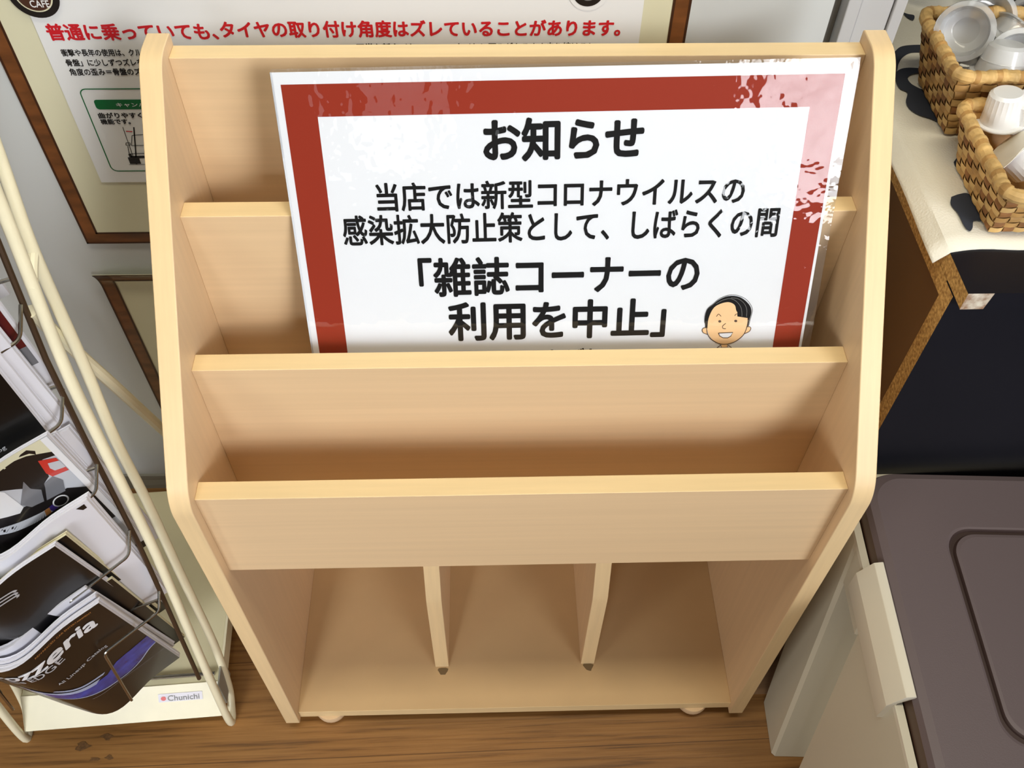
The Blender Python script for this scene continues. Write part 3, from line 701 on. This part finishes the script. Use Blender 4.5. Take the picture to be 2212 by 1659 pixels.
# second pocket
D_ = Bro('black booklet with silver letter at the front of the second pocket from the bottom', -.04, .2, .051, .223, .25, .052, .060, .0065, 'cover_black')
m = MB()
for k in range(3): D_.line(m, [(0.15, 0.945-k*0.022), (0.24, 0.945-k*0.022), (0.305, 0.915-k*0.022), (0.318-k*0.006, 0.895-k*0.02)], 0.0018, 0.0005)
m.build('silver_logo', 'print_silver', D_.cover)
Bro('cream paged black booklet behind the silver letter booklet', -.038, .2, .0635, .20, .262, .048, .059, .005, 'cover_black', 'page_cream')
Bro('dark brown booklet third in the second pocket from the bottom', -.036, .2, .0765, .178, .276, .045, .058, .005, 'cover_brown')
F_ = Bro('thick white booklet rearmost in the second pocket from the bottom', -.018, .2, .0660, .238, .243, .027, .060, .009, 'cover_white')
F_.poly('tab_print', [(0.455, 0.985), (0.485, 0.985), (0.485, 0.955), (0.47, 0.955)], 'print_dark')
# third pocket
G_ = Bro('catalogue with a silver car and exhaust pipe photograph on its cover', -.022, .207, .090, .318, .25, .042, .060, .005, 'print_light')
G_.poly('cover_margin', [(0.479, 0.0), (0.5, 0.0), (0.5, 1.0), (0.479, 1.0)], 'print_white', 0.0009)
G_.poly('photo_sky', [(-0.5, 1.0), (0.479, 1.0), (0.479, 0.905), (0.41, 0.955), (0.33, 0.96), (0.25, 0.90), (-0.5, 0.9)], 'cream_paper', 0.00035)
G_.poly('car_window', [(0.25, 0.965), (0.329, 0.964), (0.381, 0.967), (0.414, 0.956), (0.479, 0.905), (0.479, 0.876), (0.44, 0.893), (0.417, 0.784), (0.391, 0.762), (0.353, 0.784), (0.295, 0.886), (0.24, 0.92)], 'print_dark', 0.0004)
G_.poly('spoiler', [(0.427, 0.985), (0.444, 0.957), (0.438, 0.936), (0.426, 0.960), (0.397, 0.972), (0.405, 0.980)], 'print_dark', 0.00045)
G_.poly('tail_lamp', [(0.428, 0.899), (0.474, 0.862), (0.476, 0.757), (0.425, 0.773), (0.418, 0.81)], 'print_red', 0.0005)
G_.poly('lamp_glass', [(0.444, 0.858), (0.476, 0.838), (0.476, 0.785), (0.444, 0.798), (0.438, 0.825)], 'print_light', 0.0006)
G_.poly('rear_panel', [(0.355, 0.841), (0.353, 0.784), (0.391, 0.762), (0.425, 0.773), (0.44, 0.72), (0.42, 0.65), (0.364, 0.662), (0.319, 0.687), (0.305, 0.742)], 'print_grey', 0.0005)
G_.poly('bumper_edge', [(0.353, 0.784), (0.391, 0.762), (0.385, 0.74), (0.36, 0.665), (0.35, 0.66), (0.372, 0.74)], 'print_dark', 0.0006)
G_.poly('number_plate', [(0.18, 0.90), (0.295, 0.886), (0.304, 0.858), (0.306, 0.72), (0.289, 0.705), (0.241, 0.764), (0.15, 0.83)], 'print_white', 0.0006)
G_.poly('underbody', [(0.16, 0.82), (0.26, 0.75), (0.311, 0.715), (0.364, 0.662), (0.43, 0.66), (0.479, 0.60), (0.479, 0.3), (0.1, 0.3)], 'print_dark', 0.00045)
m = MB(); G_.line(m, [(0.12, 0.72), (0.2, 0.70), (0.27, 0.64), (0.32, 0.605), (0.372, 0.60)], 0.009, 0.0006); m.build('exhaust_pipe', 'print_light', G_.cover)
m = MB(); G_.line(m, [(0.345, 0.60), (0.375, 0.604)], 0.0095, 0.0007); m.build('pipe_heat_tint', 'print_violet', G_.cover)
m = MB(); G_.line(m, [(0.330, 0.602), (0.346, 0.60)], 0.009, 0.00075); m.build('pipe_heat_tint', 'print_orange', G_.cover)
def gell(r1, r2): return [(0.388+r1*math.cos(a)/1.0, 0.612+r2*math.sin(a)) for a in np.linspace(0, 2*math.pi, 21)[:-1]]
G_.poly('pipe_ring', gell(0.026, 0.036), 'print_white', 0.0008); G_.poly('pipe_mouth', gell(0.021, 0.029), 'print_dark', 0.0010)
Bro('black covered booklet with white pages directly behind the silver car catalogue', -.024, .2, .0965, .296, .255, .040, .059, .009, 'cover_black')
Bro('grey white booklet rearmost in the third pocket from the bottom', -.018, .2, .1075, .288, .255, .036, .057, .006, 'cover_white')
# fourth pocket
I_ = Bro('plain black catalogue with tiny white letters in the fourth pocket from the bottom', -.03, .2, .070, .462, .26, .023, .055, .009, 'cover_black')
I_.text('tiny_lettering', 'Catalog', 0.29, 0.374, 0.375, 0.40, 'print_silver', 0.01)
Bro('white booklet directly behind the plain black catalogue', -.026, .2, .086, .440, .26, .030, .055, .008, 'cover_white')
Bro('thin white booklet rearmost in the fourth pocket from the bottom', -.020, .2, .098, .43, .26, .034, .054, .005, 'cover_white')
# fifth pocket
K_ = Bro('dark red car leaflet at the front of the fifth pocket from the bottom', -.03, .2, .085, .573, .26, .02, .05, .003, 'cover_white')
K_.poly('red_photo', [(-0.5, 0.16), (0.488, 0.16), (0.488, 1.0), (-0.5, 1.0)], 'cover_red', 0.0004); K_.poly('photo_patch', [(0.40, 0.10), (0.488, 0.10), (0.488, 0.16), (0.40, 0.16)], 'print_grey', 0.0004)
J_ = Bro('dark red car leaflet at the back of the fifth pocket from the bottom', -.02, .2, .097, .57, .26, .027, .05, .003, 'cover_white')
J_.poly('red_photo', [(-0.5, 0.24), (0.490, 0.24), (0.490, 1.0), (-0.5, 1.0)], 'cover_red', 0.0004); J_.poly('photo_patch', [(0.40, 0.15), (0.490, 0.15), (0.490, 0.24), (0.40, 0.24)], 'print_grey', 0.0004)
Bro('white leaflet with a rounded corner in the topmost visible wire pocket', -.04, .19, .133, .646, .26, .03, .05, .003, 'cover_white')

# ------------------------------------------------------------------ counter on the right
CX = 0.353; CY = 0.125; CT = 0.659; CE = 2.2
cb = (1.2, 0.5, FZ); ct = thing('counter', 'navy counter with raw chipboard edges and a chipped corner at the right', 'counter', cb)
A4 = dict(parent=ct, base=cb)
m = MB(); m.box((CX+0.002, 0.111, CT-0.018), (CE, 1.05, CT-0.0006), 0); m.m[2] = 1
m.m[5] = 1; m.m[2] = 0
m.build('worktop', ['navy_laminate', 'chipboard'], **A4)
MB().box((CX+0.002, 0.111, CT-0.0006), (CE, 1.05, CT)).build('worktop_laminate', 'navy_laminate', **A4)
m = MB(); m.box((CX+0.002, 0.144, CT-0.0365), (CE, 1.05, CT-0.0185)); m.m[5] = 0; m.build('under_board', 'chipboard', **A4)
m = MB(); m.box((CX+0.001, CY, FZ), (CE, CY+0.018, CT-0.0185), 0); m.m[5] = 1; m.build('front_panel', ['navy_laminate', 'chipboard'], **A4)
MB().box((CX+0.016, CY+0.0185, FZ), (CX+0.034, 1.05, CT-0.037)).build('side_board', 'ply_side', **A4)
m = MB(); c0 = (CX+0.002); m.add([(c0-0.0003, 0.1106, CT+0.0003), (c0+0.021, 0.1106, CT+0.0003), (c0+0.019, 0.1106, CT-0.018), (c0-0.0003, 0.1106, CT-0.0182)], [(0, 3, 2, 1)])
o = m.build('chipped_corner', 'chip_white', **A4); o['label'] = 'whitish chipped corner of the worktop edge'

# cloth on the counter, drooping a little past the left edge
cl = MB(); ny = 40; nx = 46; ZC = CT+0.0012
def cloth_pt(x, y):
    # x is the distance along the fabric from the counter's left edge (negative hangs over)
    wob = 0.0007*math.sin(9*x+31*y)+0.0005*math.sin(60*y)
    if x < 0: return (CX+0.0016+x*0.85, y, ZC-0.5*(-x)-6*x*x+wob)
    return (CX+0.0016+x, y, ZC+max(0, wob))
fr = lambda x: 0.157+0.0025*math.sin(30*x)+0.0015*math.sin(75*x)+0.018*x
xs = [-0.015+0.015*i/6 for i in range(6)]+[0.55*(i/(nx-6))**1.3 for i in range(nx-5)]
G = []
for x in xs:
    G.append([cloth_pt(x, fr(x)+(0.95-fr(x))*(j/ny)) for j in range(ny+1)])
vs = [p for r in G for p in r]; fs = [(i*(ny+1)+j, (i+1)*(ny+1)+j, (i+1)*(ny+1)+j+1, i*(ny+1)+j+1) for i in range(len(xs)-1) for j in range(ny)]
cl.add(vs, fs, 0)
cb2 = (0.6, 0.5, ZC); cth = thing('cloth', 'cream cloth with slate grey flower shapes spread over the navy counter', 'cloth', cb2)
o = cl.build('fabric', 'cloth', cth, cb2, smooth=True); md = o.modifiers.new('cloth_thickness', 'SOLIDIFY'); md.thickness = 0.001; md.offset = -1
M1 = [[(1932, 112), (1945, 101), (1968, 97), (2000, 98), (2000, 112), (1968, 114), (1950, 124), (1941, 138), (1938, 152), (1930, 160), (1925, 140)],
      [(1932, 158), (1945, 149), (1962, 146), (1985, 147), (2000, 150), (2000, 156), (1972, 160), (1961, 168), (1968, 180), (1985, 190), (2005, 200), (2025, 235), (2040, 268), (2010, 256), (1985, 248), (1966, 236), (1957, 220), (1960, 200), (1945, 192), (1937, 180)],
      [(1950, 26), (1962, 30), (1975, 33), (1973, 43), (1960, 37)],
      [(2055, 425), (2072, 419), (2092, 418), (2112, 440), (2126, 475), (2104, 476), (2101, 492), (2094, 499), (2083, 488), (2070, 462), (2054, 442)],
      [(2060, 350), (2070, 338), (2080, 342), (2078, 365), (2066, 362)]]
fab = o
for pl in M1:
    P = [onZ(x, y, ZC+0.0016) for x, y in pl]
    P = smooth_path([tuple(p) for p in P+[P[0]]], 4)[:-1]
    MB().poly([(max(p[0], CX+0.002), p[1], ZC+0.0015) for p in P]).build('flower_shape', 'cloth_motif', fab, cb2)

# woven baskets
def basket(label, bx0, bx1, by0, by1, rx0, rx1, ry0, ry1, z0, z1, cols, rows):
    c = ((bx0+bx1)/2, (by0+by1)/2, z0); t = thing('basket', label, 'basket', c, 0, 'woven baskets on the counter')
    m = MB()
    def P(side, s, h, o=0.0):
        x0, x1, y0, y1 = bx0+(rx0-bx0)*h, bx1+(rx1-bx1)*h, by0+(ry0-by0)*h, by1+(ry1-by1)*h
        z = z0+(z1-z0)*h
        return {0: (x0+(x1-x0)*s, y0-o, z), 1: (x1+o, y0+(y1-y0)*s, z), 2: (x1+(x0-x1)*s, y1+o, z), 3: (x0-o, y1+(y0-y1)*s, z)}[side]
    for side in range(4):
        nc = cols if side % 2 == 0 else max(4, int(cols*abs(by1-by0)/abs(bx1-bx0)))
        for i in range(nc):
            for j in range(rows):
                over = (i+j) % 2 == 0
                # each weave is a small bulging strap
                s0, s1, h0, h1 = i/nc, (i+1)/nc, j/rows, (j+1)/rows
                e = 0.08
                if over: hh = (h0+(h1-h0)*0.06, h1-(h1-h0)*0.06); ss = (s0-e/nc, s1+e/nc)
                else: ss = (s0+(s1-s0)*0.08, s1-(s1-s0)*0.08); hh = (h0-e/rows, h1+e/rows)
                ss = (max(0, ss[0]), min(1, ss[1])); hh = (max(0, hh[0]), min(1, hh[1]))
                k = 5; vs = []; fs = []
                for a in range(k):
                    for b in range(k):
                        u, v = a/(k-1), b/(k-1)
                        if over: bul = 0.0022*math.sin(math.pi*u)*(0.6+0.4*math.sin(math.pi*v))
                        else: bul = 0.0020*math.sin(math.pi*v)*(0.6+0.4*math.sin(math.pi*u))
                        vs.append(P(side, ss[0]+(ss[1]-ss[0])*u, hh[0]+(hh[1]-hh[0])*v, bul-0.0002))
                for a in range(k-1):
                    for b in range(k-1): fs.append((a*k+b, (a+1)*k+b, (a+1)*k+b+1, a*k+b+1))
                m.add(vs, fs, random.choice((0, 0, 1)) if over else random.choice((1, 2, 2)))
    # inner lining and floor
    for side in range(4):
        m.poly([P(side, 0, 0, -0.0012), P(side, 1, 0, -0.0012), P(side, 1, 1, -0.0012), P(side, 0, 1, -0.0012)], 1)
    m.poly([(bx0, by0, z0+0.001), (bx1, by0, z0+0.001), (bx1, by1, z0+0.001), (bx0, by1, z0+0.001)], 1)
    m.build('woven_body', ['wicker_light', 'wicker_mid', 'wicker_dark'], t, c, smooth=True)
    path = round_poly([(rx0, ry0), (rx1, ry0), (rx1, ry1), (rx0, ry1)], 0.010, 8)
    # even spacing along the rim
    pts = [np.array(p) for p in path+[path[0]]]; L = [0]
    for a, b in zip(pts[:-1], pts[1:]): L.append(L[-1]+np.linalg.norm(b-a))
    N = int(L[-1]/0.0012); pp = []
    for i in range(N):
        d = L[-1]*i/N; x = np.interp(d, L, [p[0] for p in pts]); y = np.interp(d, L, [p[1] for p in pts])
        pp.append((x, y, z1+0.0006*math.sin(i*0.21)))
    r = MB(); r.tube(pp, 0.0058, k=10, closed=True, rf=lambda i: 1+0.10*((i % 5)/5-0.4)+0.06*math.sin(i*0.7))
    nfc = len(r.f)
    for i in range(nfc): r.m[i] = 0 if ((i//10)//4 * 7919) % 4 else 1
    r.build('wrapped_rim', ['wicker_light', 'wicker_mid'], t, c, smooth=True)
    return t
ZB = ZC+0.0022
basket('larger woven basket heaped with clear plastic cups at the back', 0.396, 0.505, 0.309, 0.392, 0.381, 0.518, 0.303, 0.405, ZB, 0.727, 11, 8)
basket('smaller woven basket with white milk portions at the front', 0.392, 0.495, 0.178, 0.262, 0.387, 0.505, 0.169, 0.290, ZB, 0.708, 10, 7)

def cup(name, label, cat, group, loc, axis, mt, h=0.034, r0=0.0165, r1=0.0215, rim=0.0255, ribs=False, lid=None, tab=False, mt2=None):
    """small portion cup: axis points from its base to its open end"""
    t = thing(name, label, cat, loc, 0, group)
    t.rotation_mode = 'QUATERNION'; t.rotation_quaternion = Vector(axis).normalized().to_track_quat('Z', 'Y')
    m = MB(); b = True if ribs else False
    m.lathe([(0, 0), (r0*0.8, 0), (r0, 0.0025, b), (r0+(r1-r0)*0.9, h*0.85, b), (r1, h*0.9), (r1, h-0.001), (rim, h-0.001), (rim+0.0004, h), (rim, h+0.0008), (r1-0.0004, h+0.0008),
             (r1-0.0010, h*0.9), (r0-0.0008, 0.003), (r0*0.78, 0.0009), (0, 0.0009)], k=48 if ribs else 36, rib=-0.035 if ribs else 0)
    m.build('cup_body', mt, t, smooth=True, angle=30)
    m = MB()
    if lid:
        m.lathe([(0, h+0.0010), (rim*0.98, h+0.0010), (rim*0.98, h+0.0014), (0, h+0.0014)], k=36)
        if tab: m.prism([(rim*0.55, rim*0.75), (rim*1.25, rim*0.28), (rim*1.45, 0), (rim*1.25, -rim*0.28), (rim*0.55, -rim*0.75)], h+0.0009, h+0.0013, 'z')
        m.build('foil_lid', lid, t)
    else:
        m.lathe([(r1*0.93, h*0.55), (r1*0.60, h*0.52), (r1*0.52, h*0.48), (0, h*0.47)], k=30); m.build('inner_ring', mt2 or mt, t, smooth=True)
    return t
V3 = lambda px, py, z: tuple(onZ(px, py, z))
toC = lambda p: tuple(CAM-np.array(p))
def facing(p, dx=0, dy=0, dz=0): d = CAM-np.array(p); d /= np.linalg.norm(d); return (d[0]+dx, d[1]+dy, d[2]+dz)
GC = 'clear plastic cups in the larger basket'
def ccup(label, px, py, z, ax, mt='clear_plastic', **k):
    p = np.array(V3(px, py, z)); a = np.array(ax(p)); a = a/np.linalg.norm(a)
    h = k.get('h', 0.034); base = p-a*h*k.pop('at', 1.0)
    return cup('portion_cup', label, 'cup', k.pop('group', GC), tuple(base), tuple(a), mt, **k)
ccup('clear cup at the back left of the larger basket, open end towards the viewer', 2083, 68, 0.738, lambda p: facing(p, -0.15, -0.1, 0), at=1.0, mt2='clear_plastic_milky')
ccup('clear cup behind the foremost open one, near the top edge of the picture', 2140, 40, 0.730, lambda p: facing(p, 0.5, 0.1, 0.1))
ccup('clear cup lying on its side against the left wall of the larger basket', 2100, 105, 0.712, lambda p: (-0.2, -0.7, 0.5), h=0.032)
ccup('upturned clear cup at the front left of the larger basket', 2158, 158, 0.714, lambda p: (-0.05, -0.25, -0.9), mt='clear_plastic_milky', at=1.0, h=0.026)
ccup('clear cup with a round white bottom at the right of the larger basket', 2196, 126, 0.722, lambda p: facing(p, -0.1, -0.2, 0), lid=None, mt='clear_plastic_milky', mt2='milk_plastic')
ccup('clear cup lying on its side near the middle of the larger basket', 2185, 75, 0.712, lambda p: (0.6, 0.4, 0.35))
ccup('clear cup with a cream lid tab sticking up', 2178, 108, 0.708, lambda p: (-0.25, 0.05, 0.9), lid='foil_lid', tab=True, h=0.026)
ccup('clear cup at the right edge of the picture', 2222, 50, 0.722, lambda p: facing(p, -0.2, 0.3, 0))
GM = 'white milk portions in the smaller basket'
ccup('upturned ribbed white milk portion standing on top', 2160, 262, 0.700, lambda p: (0.12, -0.12, -1.0), 'milk_plastic', h=0.028, r0=0.0145, r1=0.0165, rim=0.0205, ribs=True, lid='foil_lid', tab=True, group=GM, at=1.0)
ccup('ribbed white milk portion lying with its lid to the left', 2183, 322, 0.696, lambda p: (-0.45, 0.25, 0.35), 'milk_plastic', h=0.028, r0=0.0145, r1=0.0165, rim=0.0205, ribs=True, lid='foil_lid', tab=True, group=GM, at=1.0)
ccup('white milk portion at the right edge behind the lying one', 2220, 262, 0.700, lambda p: (0.3, 0.1, -1.0), 'milk_plastic', h=0.028, r0=0.0145, r1=0.0165, rim=0.0205, ribs=True, lid='foil_lid', group=GM, at=1.0)
# bowl behind the baskets
bc = (0.473, 0.577, ZB)
m = MB(); m.lathe([(0, 0), (0.036, 0), (0.038, 0.003), (0.050, 0.008), (0.060, 0.016)], 0, 48)
m.lathe([(0.060, 0.016), (0.0625, 0.019)], 1, 48); m.lathe([(0.0625, 0.019), (0.0640, 0.021)], 0, 48); m.lathe([(0.0640, 0.021), (0.071, 0.036)], 1, 48)
m.lathe([(0.071, 0.036), (0.073, 0.044), (0.0715, 0.044), (0.066, 0.030), (0.05, 0.012), (0, 0.006)], 0, 48)
m.v = [(x+bc[0], y+bc[1], z+bc[2]) for x, y, z in m.v]
bo = thing('bowl', 'white bowl with navy stripes behind the larger basket', 'bowl', bc); m.build('bowl_body', ['bowl_glaze', 'bowl_navy'], bo, bc, smooth=True, angle=60)
MB().box((0.535, 0.45, ZB), (0.66, 0.62, ZB+0.075)).build('black_box', 'black_plastic', base=(0.6, 0.53, ZB), bevel=0.004)
tag(bpy.data.objects['black_box'], 'black plastic box at the top right corner of the picture behind the larger basket', 'box')

# ------------------------------------------------------------------ lidded storage box
RO = -0.045; BO = (0.350, 0.1175, FZ)          # back left corner of the lid
sb = thing('storage_box', 'greige plastic storage box with a brown lid at the lower right', 'storage box', BO, RO)
A5 = dict(parent=sb)
def BLc(x, y, z): return (x, y, z-FZ)
LZ = 0.392; LW = 0.42; LD = 0.345              # lid runs to x=LW, y=-LD
def off(P, d):   # inset a rounded outline made by rect()
    return P
def rect(x0, x1, y0, y1, r, seg=8): return round_poly([(x0, y0), (x1, y0), (x1, y1), (x0, y1)], r, seg)
def loft(mb, rings, mi=0, cap0=False, cap1=False):
    n = len(rings[0][0])
    for (a, za), (b, zb) in zip(rings[:-1], rings[1:]):
        mb.add([(*p, za) for p in a]+[(*p, zb) for p in b], [(i, (i+1) % n, n+(i+1) % n, n+i) for i in range(n)], mi)
    if cap0: mb.poly([(*p, rings[0][1]) for p in reversed(rings[0][0])], mi)
    if cap1: mb.poly([(*p, rings[-1][1]) for p in rings[-1][0]], mi)
R = lambda d, r: rect(d, LW-d, -LD+d, -d, r, 10)
m = MB()
loft(m, [(R(-0.001, 0.034), LZ-0.030), (R(0.001, 0.034), LZ-0.010)], 1, cap0=True)
loft(m, [(R(0.001, 0.034), LZ-0.010), (R(0.004, 0.032), LZ-0.003), (R(0.011, 0.030), LZ)], 0)
loft(m, [(R(0.011, 0.030), LZ), (R(0.066, 0.026), LZ+0.001), (R(0.068, 0.026), LZ+0.0005)], 0)
loft(m, [(R(0.068, 0.026), LZ+0.0005), (R(0.0695, 0.0255), LZ-0.003), (R(0.0725, 0.025), LZ-0.003), (R(0.074, 0.024), LZ+0.0005)], 2)
loft(m, [(R(0.074, 0.024), LZ+0.0005), (R(0.077, 0.023), LZ+0.001)], 0, cap1=True)
m.v = [BLc(*p) for p in m.v]; m.build('lid', ['lid_plastic', 'lid_side_shaded', 'lid_groove'], smooth=True, angle=40, **A5)
# body: tapered, with a recessed bay in each long side
def body_ring(h):
    t = 0.024*(1-h); x0 = -0.011-0.004*(1-h)*0; x1 = LW+0.006-t; yb = 0.003-0.094*(1-h); yf = -LD-0.004+t*2
    c1 = yb-0.076                             # recess between the back column and the front column
    x0 = -0.0095-0.0105*(1-h)
    d = 0.045 if h < 0.86 else 0.0
    r = 0.008
    pts = [(x0+r, yb), (x0, yb-r), (x0, c1+0.004), (x0+0.004, c1), (x0+d-0.004 if d else x0+0.004, c1), (x0+d, c1-0.004), (x0+d, c1-0.055), (x0+d, c1-0.06), (x0+0.004, c1-0.062), (x0, c1-0.066), (x0, yf+r), (x0+r, yf), (x1-r, yf), (x1, yf+r), (x1, yb-r), (x1-r, yb)]
    return [tuple(p) for p in reversed(pts)]
m = MB(); zs_ = [(0.0, FZ+0.001), (0.5, FZ+0.001+0.19), (0.85, 0.305), (0.859, 0.309), (0.87, 0.314), (1.0, LZ-0.030)]
loft(m, [(body_ring(h), z) for h, z in zs_], 0, cap0=True)
m.v = [BLc(*p) for p in m.v]; m.build('box_body', 'box_plastic', smooth=True, angle=30, **A5)
m = MB(); n_ = R(-0.0095, 0.036); i_ = R(-0.002, 0.034)
loft(m, [(n_, LZ-0.036), (n_, LZ-0.024), (i_, LZ-0.024)], 0); m.v = [BLc(*p) for p in m.v]; m.build('rim', 'latch_plastic', smooth=True, angle=40, **A5)
m = MB(); m.prism(round_poly([(-0.016, LZ-0.056), (-0.009, LZ-0.056), (-0.0085, LZ-0.02), (0.003, LZ-0.006), (0.003, LZ-0.0015), (-0.006, LZ-0.004), (-0.0165, LZ-0.026)], 0.0015, 3), -0.235, -0.105, 'y')
m.v = [BLc(*p) for p in m.v]; m.build('latch', 'latch_plastic', smooth=True, angle=30, **A5)
